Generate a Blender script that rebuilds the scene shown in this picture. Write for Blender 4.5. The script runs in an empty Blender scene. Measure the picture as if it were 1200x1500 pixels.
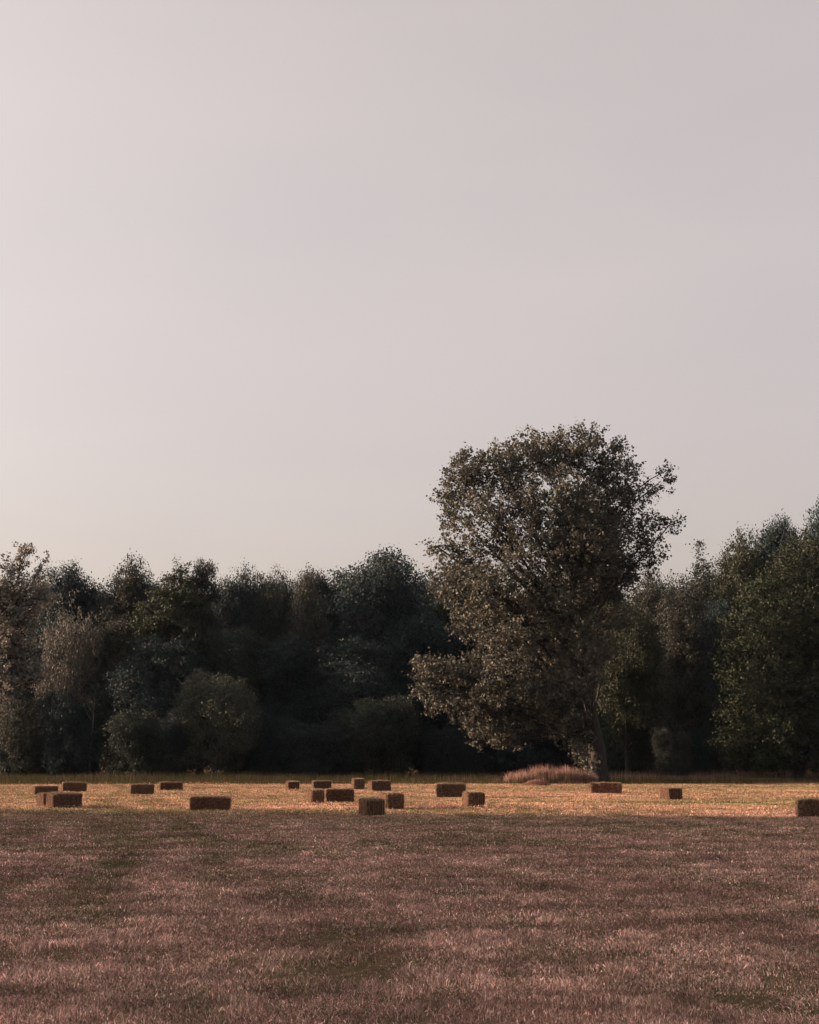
import bpy, math
import numpy as np
from mathutils import Vector, Matrix

R = math.radians
sc = bpy.context.scene
C = sc.collection

# ------------------------------------------------------------------ camera
F = 2000.0                      # focal length in photo pixels (photo 1200 x 1500)
HOR = 1112.0                    # row of the horizon in the photo
CAM_H = 2.0
PITCH = math.atan((HOR - 750.0) / F)
cam = bpy.data.cameras.new('camera')
cam.sensor_fit = 'HORIZONTAL'
cam.sensor_width = 36.0
cam.lens = 36.0 * F / 1200.0
cam.clip_end = 6000.0
cam_o = bpy.data.objects.new('camera', cam)
C.objects.link(cam_o)
cam_o.location = (0, 0, CAM_H)
cam_o.rotation_euler = (R(90) + PITCH, 0, 0)
sc.camera = cam_o

# ------------------------------------------------------------------ light
SUN_EL = R(12.5)
SUN_BEYOND = R(9.0)             # the sun stands to the left and this much beyond square-on
S = Vector((-math.cos(SUN_EL) * math.cos(SUN_BEYOND), math.cos(SUN_EL) * math.sin(SUN_BEYOND), math.sin(SUN_EL)))
sun = bpy.data.lights.new('sun', 'SUN')
sun.energy = 5.0
sun.angle = R(0.5)
sun.color = (1.0, 0.68, 0.47)
sun_o = bpy.data.objects.new('sun', sun)
C.objects.link(sun_o)
sun_o.rotation_euler = S.to_track_quat('Z', 'Y').to_euler()
sun_o.location = (-60, 20, 60)

world = bpy.data.worlds.new('World')
sc.world = world
world.use_nodes = True
nt = world.node_tree
nt.nodes.clear()
sky = nt.nodes.new('ShaderNodeTexSky')
sky.sky_type = 'NISHITA'
sky.sun_disc = False
sky.sun_elevation = SUN_EL
sky.sun_rotation = math.atan2(S.x, S.y)
sky.air_density = 0.5
sky.dust_density = 10.0
sky.ozone_density = 1.0
SKY_STR = 0.059
hazecol = nt.nodes.new('ShaderNodeRGB')            # thin high haze evening out the clear sky
hazecol.outputs[0].default_value = (0.161 / SKY_STR, 0.133 / SKY_STR, 0.110 / SKY_STR, 1)
mixs = nt.nodes.new('ShaderNodeMix')
mixs.data_type = 'RGBA'
mixs.blend_type = 'ADD'
mixs.inputs['Factor'].default_value = 1.0
nt.links.new(sky.outputs[0], mixs.inputs[6])
wtc = nt.nodes.new('ShaderNodeTexCoord')
wmp = nt.nodes.new('ShaderNodeMapping')
wmp.inputs['Scale'].default_value = (2.2, 2.2, 6.0)
wmp.inputs['Rotation'].default_value = (0.2, 0.35, 0.0)
wn = nt.nodes.new('ShaderNodeTexNoise')
wn.inputs['Scale'].default_value = 1.3
wn.inputs['Detail'].default_value = 5
wr = nt.nodes.new('ShaderNodeMapRange')
wr.inputs['From Min'].default_value = 0.3
wr.inputs['From Max'].default_value = 0.7
wr.inputs['To Min'].default_value = 0.955
wr.inputs['To Max'].default_value = 1.045
wm = nt.nodes.new('ShaderNodeVectorMath')
wm.operation = 'SCALE'
nt.links.new(wtc.outputs['Generated'], wmp.inputs[0])
nt.links.new(wmp.outputs[0], wn.inputs[0])
nt.links.new(wn.outputs[0], wr.inputs[0])
nt.links.new(hazecol.outputs[0], wm.inputs[0])
nt.links.new(wr.outputs[0], wm.inputs['Scale'])
nt.links.new(wm.outputs[0], mixs.inputs[7])
bg = nt.nodes.new('ShaderNodeBackground')
bg.inputs['Strength'].default_value = SKY_STR
nt.links.new(mixs.outputs[2], bg.inputs['Color'])
wo = nt.nodes.new('ShaderNodeOutputWorld')
nt.links.new(bg.outputs[0], wo.inputs['Surface'])

sc.view_settings.view_transform = 'Standard'
sc.view_settings.look = 'None'
sc.view_settings.exposure = 1.6
sc.view_settings.gamma = 1.0
sc.view_settings.use_curve_mapping = False
sc.render.engine = 'CYCLES'
sc.cycles.use_denoising = True
sc.cycles.max_bounces = 6
sc.cycles.diffuse_bounces = 4
sc.cycles.transmission_bounces = 4
sc.cycles.glossy_bounces = 2


# ------------------------------------------------------------------ helpers
def ray(u, v):
    x, y = (u - 600.0) / F, (750.0 - v) / F
    return Vector((x, math.cos(PITCH) - y * math.sin(PITCH), math.sin(PITCH) + y * math.cos(PITCH)))


def at(u, v, Y):
    d = ray(u, v)
    t = Y / d.y
    return Vector((d.x * t, Y, CAM_H + d.z * t))


def ground(u, v):
    d = ray(u, v)
    t = -CAM_H / d.z
    return Vector((d.x * t, d.y * t, 0))


def _hash(ix, iy, iz, seed):
    h = (ix.astype(np.int64) * 374761393 + iy.astype(np.int64) * 668265263 + iz.astype(np.int64) * 2147483647 + seed * 974634533) & 0xFFFFFFFF
    h = ((h ^ (h >> 13)) * 1274126177) & 0xFFFFFFFF
    h = ((h ^ (h >> 16)) * 2246822519) & 0xFFFFFFFF
    return ((h ^ (h >> 15)) & 0xFFFFFF) / float(0xFFFFFF)


def vnoise(x, y, z=None, seed=0):
    z = np.zeros_like(x) if z is None else z
    ix, iy, iz = np.floor(x), np.floor(y), np.floor(z)
    fx, fy, fz = x - ix, y - iy, z - iz
    sx, sy, sz = (f * f * (3 - 2 * f) for f in (fx, fy, fz))
    out = 0
    for dx in (0, 1):
        for dy in (0, 1):
            for dz in (0, 1):
                w = (sx if dx else 1 - sx) * (sy if dy else 1 - sy) * (sz if dz else 1 - sz)
                out = out + w * _hash(ix + dx, iy + dy, iz + dz, seed)
    return out


def fbm(x, y, z=None, seed=0, octv=4):
    a, s, t = 0.5, 0, 0
    for o in range(octv):
        k = 2.0 ** o
        s = s + a * vnoise(x * k, y * k, None if z is None else z * k, seed + o * 17)
        t += a
        a *= 0.5
    return s / t


def mesh(name, verts, faces, col=None, smooth=False):
    """verts n x 3; faces: list of int arrays (m x k); col: n x 3 colours stored as attribute Col."""
    me = bpy.data.meshes.new(name)
    verts = np.ascontiguousarray(verts, dtype=np.float32)
    me.vertices.add(len(verts))
    me.vertices.foreach_set('co', verts.ravel())
    flat = np.concatenate([f.astype(np.int32).ravel() for f in faces])
    sizes = np.concatenate([np.full(len(f), f.shape[1], np.int32) for f in faces])
    starts = np.concatenate([[0], np.cumsum(sizes)[:-1]]).astype(np.int32)
    me.loops.add(len(flat))
    me.loops.foreach_set('vertex_index', flat)
    me.polygons.add(len(sizes))
    me.polygons.foreach_set('loop_start', starts)
    if smooth:
        me.polygons.foreach_set('use_smooth', np.ones(len(sizes), bool))
    me.update(calc_edges=True)
    if col is not None:
        at_ = me.color_attributes.new('Col', 'FLOAT_COLOR', 'POINT')
        c4 = np.ones((len(verts), 4), np.float32)
        c4[:, :3] = col
        at_.data.foreach_set('color', c4.ravel())
    return me


def link(name, me, mat=None, parent=None):
    o = bpy.data.objects.new(name, me)
    C.objects.link(o)
    if mat is not None and not me.materials:
        me.materials.append(mat)
    if parent is not None:
        o.parent = parent
    return o


def tag(o, label, cat, group=None, kind=None):
    o['label'] = label
    o['category'] = cat
    if group:
        o['group'] = group
    if kind:
        o['kind'] = kind
    return o


def thing(name, label, cat, loc=(0, 0, 0), group=None):
    o = bpy.data.objects.new(name, None)
    C.objects.link(o)
    o.location = loc
    o.empty_display_size = 0.3
    return tag(o, label, cat, group)


def tube(pts, rad, sides=6):
    """tapered tube through pts; returns verts, faces"""
    pts = np.asarray(pts, float)
    n = len(pts)
    d = np.gradient(pts, axis=0)
    d /= np.linalg.norm(d, axis=1)[:, None] + 1e-9
    ref = np.array([0.31, 0.87, 0.12]) if abs(d[0][2]) > 0.8 else np.array([0, 0, 1.0])
    a = np.cross(d, ref)
    a /= np.linalg.norm(a, axis=1)[:, None] + 1e-9
    b = np.cross(d, a)
    th = np.linspace(0, 2 * math.pi, sides, endpoint=False)
    v = (pts[:, None, :] + (np.cos(th)[None, :, None] * a[:, None, :] + np.sin(th)[None, :, None] * b[:, None, :]) * np.asarray(rad)[:, None, None]).reshape(-1, 3)
    f = []
    for i in range(n - 1):
        for j in range(sides):
            k = (j + 1) % sides
            f.append((i * sides + j, i * sides + k, (i + 1) * sides + k, (i + 1) * sides + j))
    return v, np.array(f)


class Acc:
    def __init__(self):
        self.v, self.f, self.n = [], [], 0

    def add(self, v, f):
        self.v.append(v)
        self.f.append(f + self.n)
        self.n += len(v)

    def mesh(self, name, smooth=True):
        return mesh(name, np.concatenate(self.v), [np.concatenate(self.f)], smooth=smooth)


# ------------------------------------------------------------------ materials
def new_mat(name):
    m = bpy.data.materials.new(name)
    m.use_nodes = True
    m.node_tree.nodes.clear()
    return m, m.node_tree.nodes, m.node_tree.links


def leaf_mat(name, dark, light, transl=0.3, rough=0.6):
    """leaf colour = mix of two tones by a per-leaf attribute, tinted per tree by the object's colour"""
    m, N, L = new_mat(name)
    at_ = N.new('ShaderNodeAttribute')
    at_.attribute_name = 'Col'
    mix = N.new('ShaderNodeMix')
    mix.data_type = 'RGBA'
    mix.inputs[6].default_value = (*dark, 1)
    mix.inputs[7].default_value = (*light, 1)
    L.new(at_.outputs['Fac'], mix.inputs['Factor'])
    oi = N.new('ShaderNodeObjectInfo')
    mul = N.new('ShaderNodeMix')
    mul.data_type = 'RGBA'
    mul.blend_type = 'MULTIPLY'
    mul.inputs['Factor'].default_value = 1
    L.new(mix.outputs[2], mul.inputs[6])
    L.new(oi.outputs['Color'], mul.inputs[7])
    p = N.new('ShaderNodeBsdfPrincipled')
    p.inputs['Roughness'].default_value = rough
    p.inputs['Specular IOR Level'].default_value = 0.12
    L.new(mul.outputs[2], p.inputs['Base Color'])
    t = N.new('ShaderNodeBsdfTranslucent')
    L.new(mul.outputs[2], t.inputs['Color'])
    ms = N.new('ShaderNodeMixShader')
    ms.inputs[0].default_value = transl
    L.new(p.outputs[0], ms.inputs[1])
    L.new(t.outputs[0], ms.inputs[2])
    o = N.new('ShaderNodeOutputMaterial')
    L.new(ms.outputs[0], o.inputs[0])
    return m


def bark_mat(name, a, b, scale=6):
    m, N, L = new_mat(name)
    tc = N.new('ShaderNodeTexCoord')
    mp = N.new('ShaderNodeMapping')
    mp.inputs['Scale'].default_value = (scale, scale, scale * 0.25)
    L.new(tc.outputs['Object'], mp.inputs[0])
    n = N.new('ShaderNodeTexNoise')
    n.inputs['Scale'].default_value = 1.0
    n.inputs['Detail'].default_value = 6
    L.new(mp.outputs[0], n.inputs[0])
    r = N.new('ShaderNodeValToRGB')
    r.color_ramp.elements[0].position, r.color_ramp.elements[0].color = 0.35, (*a, 1)
    r.color_ramp.elements[1].position, r.color_ramp.elements[1].color = 0.65, (*b, 1)
    L.new(n.outputs[0], r.inputs[0])
    p = N.new('ShaderNodeBsdfPrincipled')
    p.inputs['Roughness'].default_value = 0.9
    L.new(r.outputs[0], p.inputs['Base Color'])
    bm = N.new('ShaderNodeBump')
    bm.inputs['Strength'].default_value = 0.8
    bm.inputs['Distance'].default_value = 0.05
    L.new(n.outputs[0], bm.inputs['Height'])
    L.new(bm.outputs[0], p.inputs['Normal'])
    o = N.new('ShaderNodeOutputMaterial')
    L.new(p.outputs[0], o.inputs[0])
    return m


def blade_mat(name, transl=0.25):
    m, N, L = new_mat(name)
    at_ = N.new('ShaderNodeAttribute')
    at_.attribute_name = 'Col'
    p = N.new('ShaderNodeBsdfDiffuse')
    L.new(at_.outputs['Color'], p.inputs['Color'])
    t = N.new('ShaderNodeBsdfTranslucent')
    L.new(at_.outputs['Color'], t.inputs['Color'])
    ms = N.new('ShaderNodeMixShader')
    ms.inputs[0].default_value = transl
    L.new(p.outputs[0], ms.inputs[1])
    L.new(t.outputs[0], ms.inputs[2])
    o = N.new('ShaderNodeOutputMaterial')
    L.new(ms.outputs[0], o.inputs[0])
    return m


def soil_mat():
    m, N, L = new_mat('field_soil')
    tc = N.new('ShaderNodeTexCoord')
    n1 = N.new('ShaderNodeTexNoise')
    n1.inputs['Scale'].default_value = 0.25
    n1.inputs['Detail'].default_value = 8
    n2 = N.new('ShaderNodeTexNoise')
    n2.inputs['Scale'].default_value = 9.0
    n2.inputs['Detail'].default_value = 6
    for n in (n1, n2):
        L.new(tc.outputs['Object'], n.inputs[0])
    r1 = N.new('ShaderNodeValToRGB')
    r1.color_ramp.elements[0].position, r1.color_ramp.elements[0].color = 0.38, (0.075, 0.07, 0.04, 1)
    r1.color_ramp.elements[1].position, r1.color_ramp.elements[1].color = 0.62, (0.15, 0.092, 0.066, 1)
    L.new(n1.outputs[0], r1.inputs[0])
    r2 = N.new('ShaderNodeValToRGB')
    r2.color_ramp.elements[0].position, r2.color_ramp.elements[0].color = 0.3, (0.5, 0.5, 0.5, 1)
    r2.color_ramp.elements[1].position, r2.color_ramp.elements[1].color = 0.7, (1.3, 1.25, 1.2, 1)
    L.new(n2.outputs[0], r2.inputs[0])
    mul = N.new('ShaderNodeMix')
    mul.data_type = 'RGBA'
    mul.blend_type = 'MULTIPLY'
    mul.inputs['Factor'].default_value = 1
    L.new(r1.outputs[0], mul.inputs[6])
    L.new(r2.outputs[0], mul.inputs[7])
    p = N.new('ShaderNodeBsdfDiffuse')
    L.new(mul.outputs[2], p.inputs['Color'])
    bm = N.new('ShaderNodeBump')
    bm.inputs['Strength'].default_value = 1.0
    bm.inputs['Distance'].default_value = 0.05
    L.new(n2.outputs[0], bm.inputs['Height'])
    L.new(bm.outputs[0], p.inputs['Normal'])
    o = N.new('ShaderNodeOutputMaterial')
    L.new(p.outputs[0], o.inputs[0])
    return m


def hay_mat():
    m, N, L = new_mat('baled_hay')
    tc = N.new('ShaderNodeTexCoord')
    mp = N.new('ShaderNodeMapping')
    mp.inputs['Scale'].default_value = (7, 22, 45)
    mp.inputs['Rotation'].default_value = (0.1, 0.25, 0.1)
    L.new(tc.outputs['Object'], mp.inputs[0])
    n = N.new('ShaderNodeTexNoise')
    n.inputs['Scale'].default_value = 1.0
    n.inputs['Detail'].default_value = 8
    n.inputs['Roughness'].default_value = 0.7
    L.new(mp.outputs[0], n.inputs[0])
    r = N.new('ShaderNodeValToRGB')
    e = r.color_ramp.elements
    e[0].position, e[0].color = 0.3, (0.026, 0.019, 0.015, 1)
    e[1].position, e[1].color = 0.72, (0.24, 0.160, 0.115, 1)
    k = e.new(0.5)
    k.color = (0.082, 0.054, 0.040, 1)
    L.new(n.outputs[0], r.inputs[0])
    oi = N.new('ShaderNodeObjectInfo')
    mul = N.new('ShaderNodeMix')
    mul.data_type = 'RGBA'
    mul.blend_type = 'MULTIPLY'
    mul.inputs['Factor'].default_value = 1
    L.new(r.outputs[0], mul.inputs[6])
    L.new(oi.outputs['Color'], mul.inputs[7])
    p = N.new('ShaderNodeBsdfDiffuse')
    L.new(mul.outputs[2], p.inputs['Color'])
    bm = N.new('ShaderNodeBump')
    bm.inputs['Strength'].default_value = 1.0
    bm.inputs['Distance'].default_value = 0.02
    L.new(n.outputs[0], bm.inputs['Height'])
    L.new(bm.outputs[0], p.inputs['Normal'])
    o = N.new('ShaderNodeOutputMaterial')
    L.new(p.outputs[0], o.inputs[0])
    return m


M_LEAF = leaf_mat('wood_leaves', (0.016, 0.022, 0.020), (0.062, 0.065, 0.054), 0.25)
M_POPLAR = leaf_mat('poplar_leaves', (0.026, 0.032, 0.027), (0.122, 0.112, 0.091), 0.20, 0.55)
M_BARK = bark_mat('dark_bark', (0.010, 0.008, 0.007), (0.030, 0.023, 0.019))
M_PALE = bark_mat('pale_bark', (0.05, 0.046, 0.042), (0.13, 0.12, 0.11))
M_BLADE = blade_mat('grass_blades')
M_SOIL = soil_mat()
M_HAY = hay_mat()
m_, N_, L_ = new_mat('twine')
p_ = N_.new('ShaderNodeBsdfPrincipled')
p_.inputs['Base Color'].default_value = (0.22, 0.15, 0.10, 1)
p_.inputs['Roughness'].default_value = 0.8
o_ = N_.new('ShaderNodeOutputMaterial')
L_.new(p_.outputs[0], o_.inputs[0])
M_TWINE = m_
m_, N_, L_ = new_mat('hay_stalk')
p_ = N_.new('ShaderNodeBsdfDiffuse')
p_.inputs['Color'].default_value = (0.27, 0.19, 0.13, 1)  # loose straw, paler than the bale to paint in its sun-caught edges
o_ = N_.new('ShaderNodeOutputMaterial')
L_.new(p_.outputs[0], o_.inputs[0])
M_STALK = m_


# ------------------------------------------------------------------ ground
def build_field():
    xs = np.concatenate([[-3000, -900, -300, -140], np.linspace(-90, 90, 181), [140, 300, 900, 3000]])
    ys = np.concatenate([[-900, -200, -50], np.linspace(-10, 200, 211), [280, 500, 1200, 4000]])
    X, Y = np.meshgrid(xs, ys)
    Z = np.where((abs(X) < 90) & (Y > 0) & (Y < 190), (fbm(X * 0.4, Y * 0.4, seed=5) - 0.5) * 0.05 - 0.02, -0.02)
    v = np.stack([X, Y, Z], -1).reshape(-1, 3)
    nx, ny = len(xs), len(ys)
    i = (np.arange(ny - 1)[:, None] * nx + np.arange(nx - 1)[None, :]).ravel()
    f = np.stack([i, i + 1, i + nx + 1, i + nx], 1)
    o = link('field_ground', mesh('field_ground', v, [f], smooth=True), M_SOIL)
    tag(o, 'flat brown ground of the mown hay field', 'ground', kind='structure')


build_field()


# ------------------------------------------------------------------ grass blades
def blades(name, pos, h, w, lean, col, rng, az=None, curve=0.35):
    """one bent blade (quad + tip triangle) for each row"""
    n = len(pos)
    az = rng.uniform(0, 2 * math.pi, n) if az is None else az
    ld = np.stack([np.cos(az), np.sin(az), np.zeros(n)], 1)                 # lean direction
    fa = rng.uniform(0, 2 * math.pi, n)
    wd = np.stack([np.cos(fa), np.sin(fa), np.zeros(n)], 1) * (w * 0.5)[:, None]
    up = np.array([0, 0, 1.0])
    l1, l2 = lean * (1 - curve), np.minimum(lean * (1 + curve), 1.6)
    mid = pos + (h * 0.5)[:, None] * (np.sin(l1)[:, None] * ld + np.cos(l1)[:, None] * up)
    tip = mid + (h * 0.5)[:, None] * (np.sin(l2)[:, None] * ld + np.cos(l2)[:, None] * up)
    v = np.stack([pos - wd, pos + wd, mid + wd * 0.8, mid - wd * 0.8, tip], 1).reshape(-1, 3)
    b = np.arange(n) * 5
    q = np.stack([b, b + 1, b + 2, b + 3], 1)
    t = np.stack([b + 3, b + 2, b + 4], 1)
    c = np.repeat(col, 5, axis=0) if col.ndim == 2 else col.reshape(-1, 3)
    return mesh(name, v, [q, t], c)


STRAW = np.array([0.375, 0.222, 0.185])
PALE = np.array([0.70, 0.490, 0.420])
RED = np.array([0.24, 0.130, 0.110])
GREEN = np.array([0.165, 0.155, 0.075])
DEEP = np.array([0.07, 0.068, 0.04])
SUN_GOLD = np.array([0.88, 0.475, 0.320])  # straw tone raised: part of the strip's sunlight is in this colour


def mown(name, y0, y1, dens, expo, hs, ws, seed, half=0.36, keep=1.0):
    rng = np.random.default_rng(seed)
    # sample depth with density dens*(10/Y)^expo over a wedge of half-width half*Y+3
    n = 0
    Ys = np.linspace(y0, y1, 2000)
    pdf = dens * (10.0 / np.maximum(Ys, 8)) ** expo * 2 * (half * Ys + 3)
    cdf = np.concatenate([[0], np.cumsum((pdf[1:] + pdf[:-1]) * 0.5 * np.diff(Ys))])
    n = int(cdf[-1])
    y = np.interp(rng.uniform(0, cdf[-1], n), cdf, Ys)
    x = rng.uniform(-1, 1, n) * (half * y + 3)
    # patterns that belong to the field itself
    sw = x * 0.966 + y * 0.259 + 1.2 * (fbm(x * 0.07, y * 0.05, seed=3) - 0.5) * 4     # across the mowing swaths
    swath = 0.5 + 0.28 * np.sin(sw * 2 * math.pi / 2.1 + 2.0 * fbm(x * 0.1, y * 0.1, seed=15)) * np.clip(fbm(sw * 0.2, y * 0.06, seed=16) * 3 - 0.9, 0, 1) + (fbm(sw * 0.9, y * 0.08, seed=14, octv=3) - 0.5) * 1.3
    swath = np.clip(swath, 0, 1)
    big = fbm(x * 0.16, y * 0.16, seed=21)
    patch = fbm(x * 0.95, y * 0.60, seed=33)
    hole = fbm(x * 1.1, y * 0.75, seed=45, octv=3)
    fine = fbm(x * 4.0, y * 4.0, seed=57, octv=2)
    tuft = fbm(x * 1.5 + 7, y * 1.1, seed=63, octv=3)
    green = np.clip((0.66 * patch + 0.08 * big + 0.26 * (1 - swath) - 0.54) * 3.4, 0, 1)
    green = np.clip(green + np.clip((y - 30) / 40, 0, 0.22), 0, 1)
    bare = np.clip((hole - 0.60) * 9, 0, 1)
    tall = np.clip((tuft - 0.60) * 9, 0, 1) * np.clip((56 - y) / 20, 0.1, 1)
    track = np.exp(-((x + 6.0 + 0.21 * (y - 28) + 0.5 * np.sin(y * 0.12)) / 0.45) ** 2) + 0.7 * np.exp(-((x + 4.1 + 0.21 * (y - 28) + 0.5 * np.sin(y * 0.12)) / 0.35) ** 2)   # old wheel tracks
    track *= np.clip((y - 14) / 10, 0, 1) * np.clip(0.4 + 1.1 * fbm(x * 0.5, y * 0.3, seed=29), 0, 1)
    olive = np.clip((fbm(x * 0.30, y * 0.42, seed=37) - 0.50) * 6, 0, 1) * np.clip((y - 14) / 14, 0, 1)
    green = np.clip(green + 0.5 * track + 0.45 * olive, 0, 1)
    ok = rng.uniform(0, 1, n) > bare * 0.45
    ok &= rng.uniform(0, 1, n) < keep
    x, y, green, bare, tall, fine, swath, patch = (a[ok] for a in (x, y, green, bare, tall, fine, swath, patch))
    n = len(x)
    u = rng.uniform(0, 1, n)
    isg = rng.uniform(0, 1, n) < 0.08 + 0.62 * green + 0.20 * bare
    c = STRAW + (PALE - STRAW) * np.clip(u * 1.3 - 0.3, 0, 1)[:, None]
    rm = rng.uniform(0, 1, n) < (0.25 + 0.35 * (1 - patch))
    c = np.where(rm[:, None], RED + (STRAW - RED) * u[:, None], c)
    c = np.where(isg[:, None], DEEP + (GREEN - DEEP) * (u * 1.4)[:, None], c)
    sun_gold = np.clip((y - 46) / 12, 0, 1) * (rng.uniform(0, 1, n) < 0.55)  # past the shade edge, blades painted brighter as sunlit straw
    c = c + (SUN_GOLD * (0.6 + 0.6 * u)[:, None] - c) * (sun_gold * ~isg)[:, None]
    mid = fbm(x * 0.9, y * 1.7, seed=88, octv=4)
    c = c * (0.55 + 0.85 * fine)[:, None] * (0.80 + 0.32 * swath)[:, None] * (np.clip(0.35 + 1.3 * mid, 0.4, 1.5) * (1 - np.clip((y - 44) / 12, 0, 0.6)) + np.clip((y - 44) / 12, 0, 0.6))[:, None] * np.exp(rng.normal(-0.04, 1, n) * np.clip(0.50 - (y - 40) / 60, 0.24, 0.50))[:, None]
    # windrows: low ridges of raked hay lying across the far half
    ph = (y * 0.99 + x * 0.05 + 2.0 * fbm(x * 0.06, y * 0.06, seed=17)) % 4.6
    ridge = np.exp(-((ph - 2.3) / 0.45) ** 2) * np.clip((fbm(x * 0.09, y * 0.3, seed=19) - 0.38) * 5, 0, 1) * np.clip((y - 46) / 6, 0, 1)
    between = np.clip((fbm(x * 0.045, y * 0.32, seed=23) - 0.44) * 6, 0, 1) * np.clip((y - 46) / 10, 0, 1)
    c = c * (1 - between[:, None] * np.array([0.34, 0.14, 0.32]))
    c = c * (1 + 0.35 * tall * (rng.uniform(0, 1, n) < 0.5))[:, None]
    lying = rng.uniform(0, 1, n) < 0.66 + 0.25 * ridge - 0.25 * tall
    h = rng.uniform(0.55, 1.25, n) * hs * (1 + 0.75 * tall + 1.8 * ridge) * (1 - 0.45 * bare) * (0.8 + 0.4 * fine)
    lean = np.where(lying, rng.uniform(0.95, 1.5, n), np.abs(rng.normal(0, 0.45, n)) + 0.3 * tall)
    az = rng.uniform(0, 2 * math.pi, n)
    pref = 0.3 + 2.2 * fbm(x * 0.35, y * 0.35, seed=71, octv=2)
    az = np.where((tall > 0.2) & ~lying, pref + rng.normal(0, 0.6, n), az)
    w = ws * rng.uniform(0.6, 1.4, n) * np.clip(y / 14, 0.8, 3.2)
    z = np.where(lying, rng.uniform(0.0, 0.03, n) + ridge * rng.uniform(0, 0.13, n), -0.02)
    pos = np.stack([x, y, z], 1)
    return blades(name, pos, h, w, lean, c, rng, az)


o = link('mown_grass', mown('mown_grass', 7.0, 50.0, 4000, 1.35, 0.052, 0.0062, 11), M_BLADE)
tag(o, 'shaded pinkish brown hay stubble with green patches in front of the bales', 'grass', kind='stuff')
o = link('stubble', mown('stubble', 50.0, 124.0, 3600, 1.5, 0.052, 0.0056, 12, half=0.40), M_BLADE)
tag(o, 'golden sunlit hay stubble strip that the bales lie on', 'grass', kind='stuff')


def tall_grass(name, label, fn, seed):
    rng = np.random.default_rng(seed)
    pos, h, w, lean, col = fn(rng)
    o = link(name, blades(name, pos, h, w, lean, col, rng), M_BLADE)
    tag(o, label, 'grass', kind='stuff')
    return o


def edge_y(x):
    """front edge of the unmown margin"""
    return 113.5 + 2.5 * (fbm(x * 0.08 + 3, x * 0 + 0.5, seed=81) - 0.5) * 2 + np.clip((-x - 14) / 30, 0, 1) * -4 + np.clip((x - 18) / 20, 0, 1) * 2


def margin(rng):
    n = 150000
    x = rng.uniform(-75, 75, n)
    y = edge_y(x) + rng.uniform(0, 1, n) ** 1.3 * 30
    k = fbm(x * 0.25, y * 0.25, seed=91)
    d = y - edge_y(x)
    h = (0.28 + 0.55 * np.clip(d / 6, 0, 1)) * rng.uniform(0.55, 1.2, n) * (0.6 + 0.8 * k)
    w = rng.uniform(0.010, 0.026, n)
    u = rng.uniform(0, 1, n)
    c = DEEP * 0.35 + (GREEN * 0.42 - DEEP * 0.35) * u[:, None]  # greens scaled down; the wood's shade is partly painted in
    seedhead = rng.uniform(0, 1, n) < np.clip((k - 0.42) * 2.0, 0, 0.35) * np.clip(0.3 + x / 25, 0.25, 1) + np.clip(x / 60, 0, 0.3)
    c = np.where(seedhead[:, None], np.array([0.17, 0.11, 0.095]) * (0.6 + 0.6 * u)[:, None], c)
    c = np.where(((x > 15) & (d < 8))[:, None], DEEP * 0.4 + GREEN * 0.25 * u[:, None], c)  # the poplar's shadow painted as darker green beside its trunk
    far = (x > 9) & (d > 8) & (rng.uniform(0, 1, n) < 0.6)
    h = np.where(far, h * 1.15, h)
    c = np.where(far[:, None], np.array([0.26, 0.16, 0.135]) * (0.5 + 0.8 * u)[:, None], c)
    return np.stack([x, y, np.full(n, -0.03)], 1), h, w, np.abs(rng.normal(0, 0.28, n)), c


tall_grass('tall_grass', 'dark uncut grass margin between the stubble and the wood', margin, 21)


def mound(rng):
    m, per = 130, 90
    t = rng.uniform(-1, 1, m)
    cx = 11.75 + 3.7 * t
    cy = 116.0 + rng.uniform(-1.6, 2.4, m)
    ch = (1.30 - 0.65 * np.abs(t) ** 2.5) * rng.uniform(0.5, 1.2, m)
    cr = rng.uniform(0.25, 0.6, m)
    n = m * per
    a = rng.uniform(0, 2 * math.pi, n)
    r = np.sqrt(rng.uniform(0, 1, n)) * np.repeat(cr, per)
    x = np.repeat(cx, per) + r * np.cos(a)
    y = np.repeat(cy, per) + r * np.sin(a)
    h = np.repeat(ch, per) * rng.uniform(0.35, 1.25, n)
    w = rng.uniform(0.016, 0.045, n)
    u = rng.uniform(0, 1, n) ** 1.3
    c = np.array([0.42, 0.25, 0.225]) * (0.3 + 1.1 * u)[:, None] * np.repeat(rng.uniform(0.6, 1.25, m), per)[:, None]
    g = GREEN * 0.8 * (0.6 + 0.6 * u)[:, None]
    c = np.stack([g * 0.7, g * 0.7, 0.5 * g + 0.5 * c, 0.5 * g + 0.5 * c, c * 1.15], 1)
    return np.stack([x, y, np.full(n, -0.03)], 1), h, w, np.abs(rng.normal(0.1, 0.25, n)), c


tall_grass('seeding_grass', 'pinkish mound of seeding grass beside the foot of the tall poplar', mound, 22)


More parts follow.
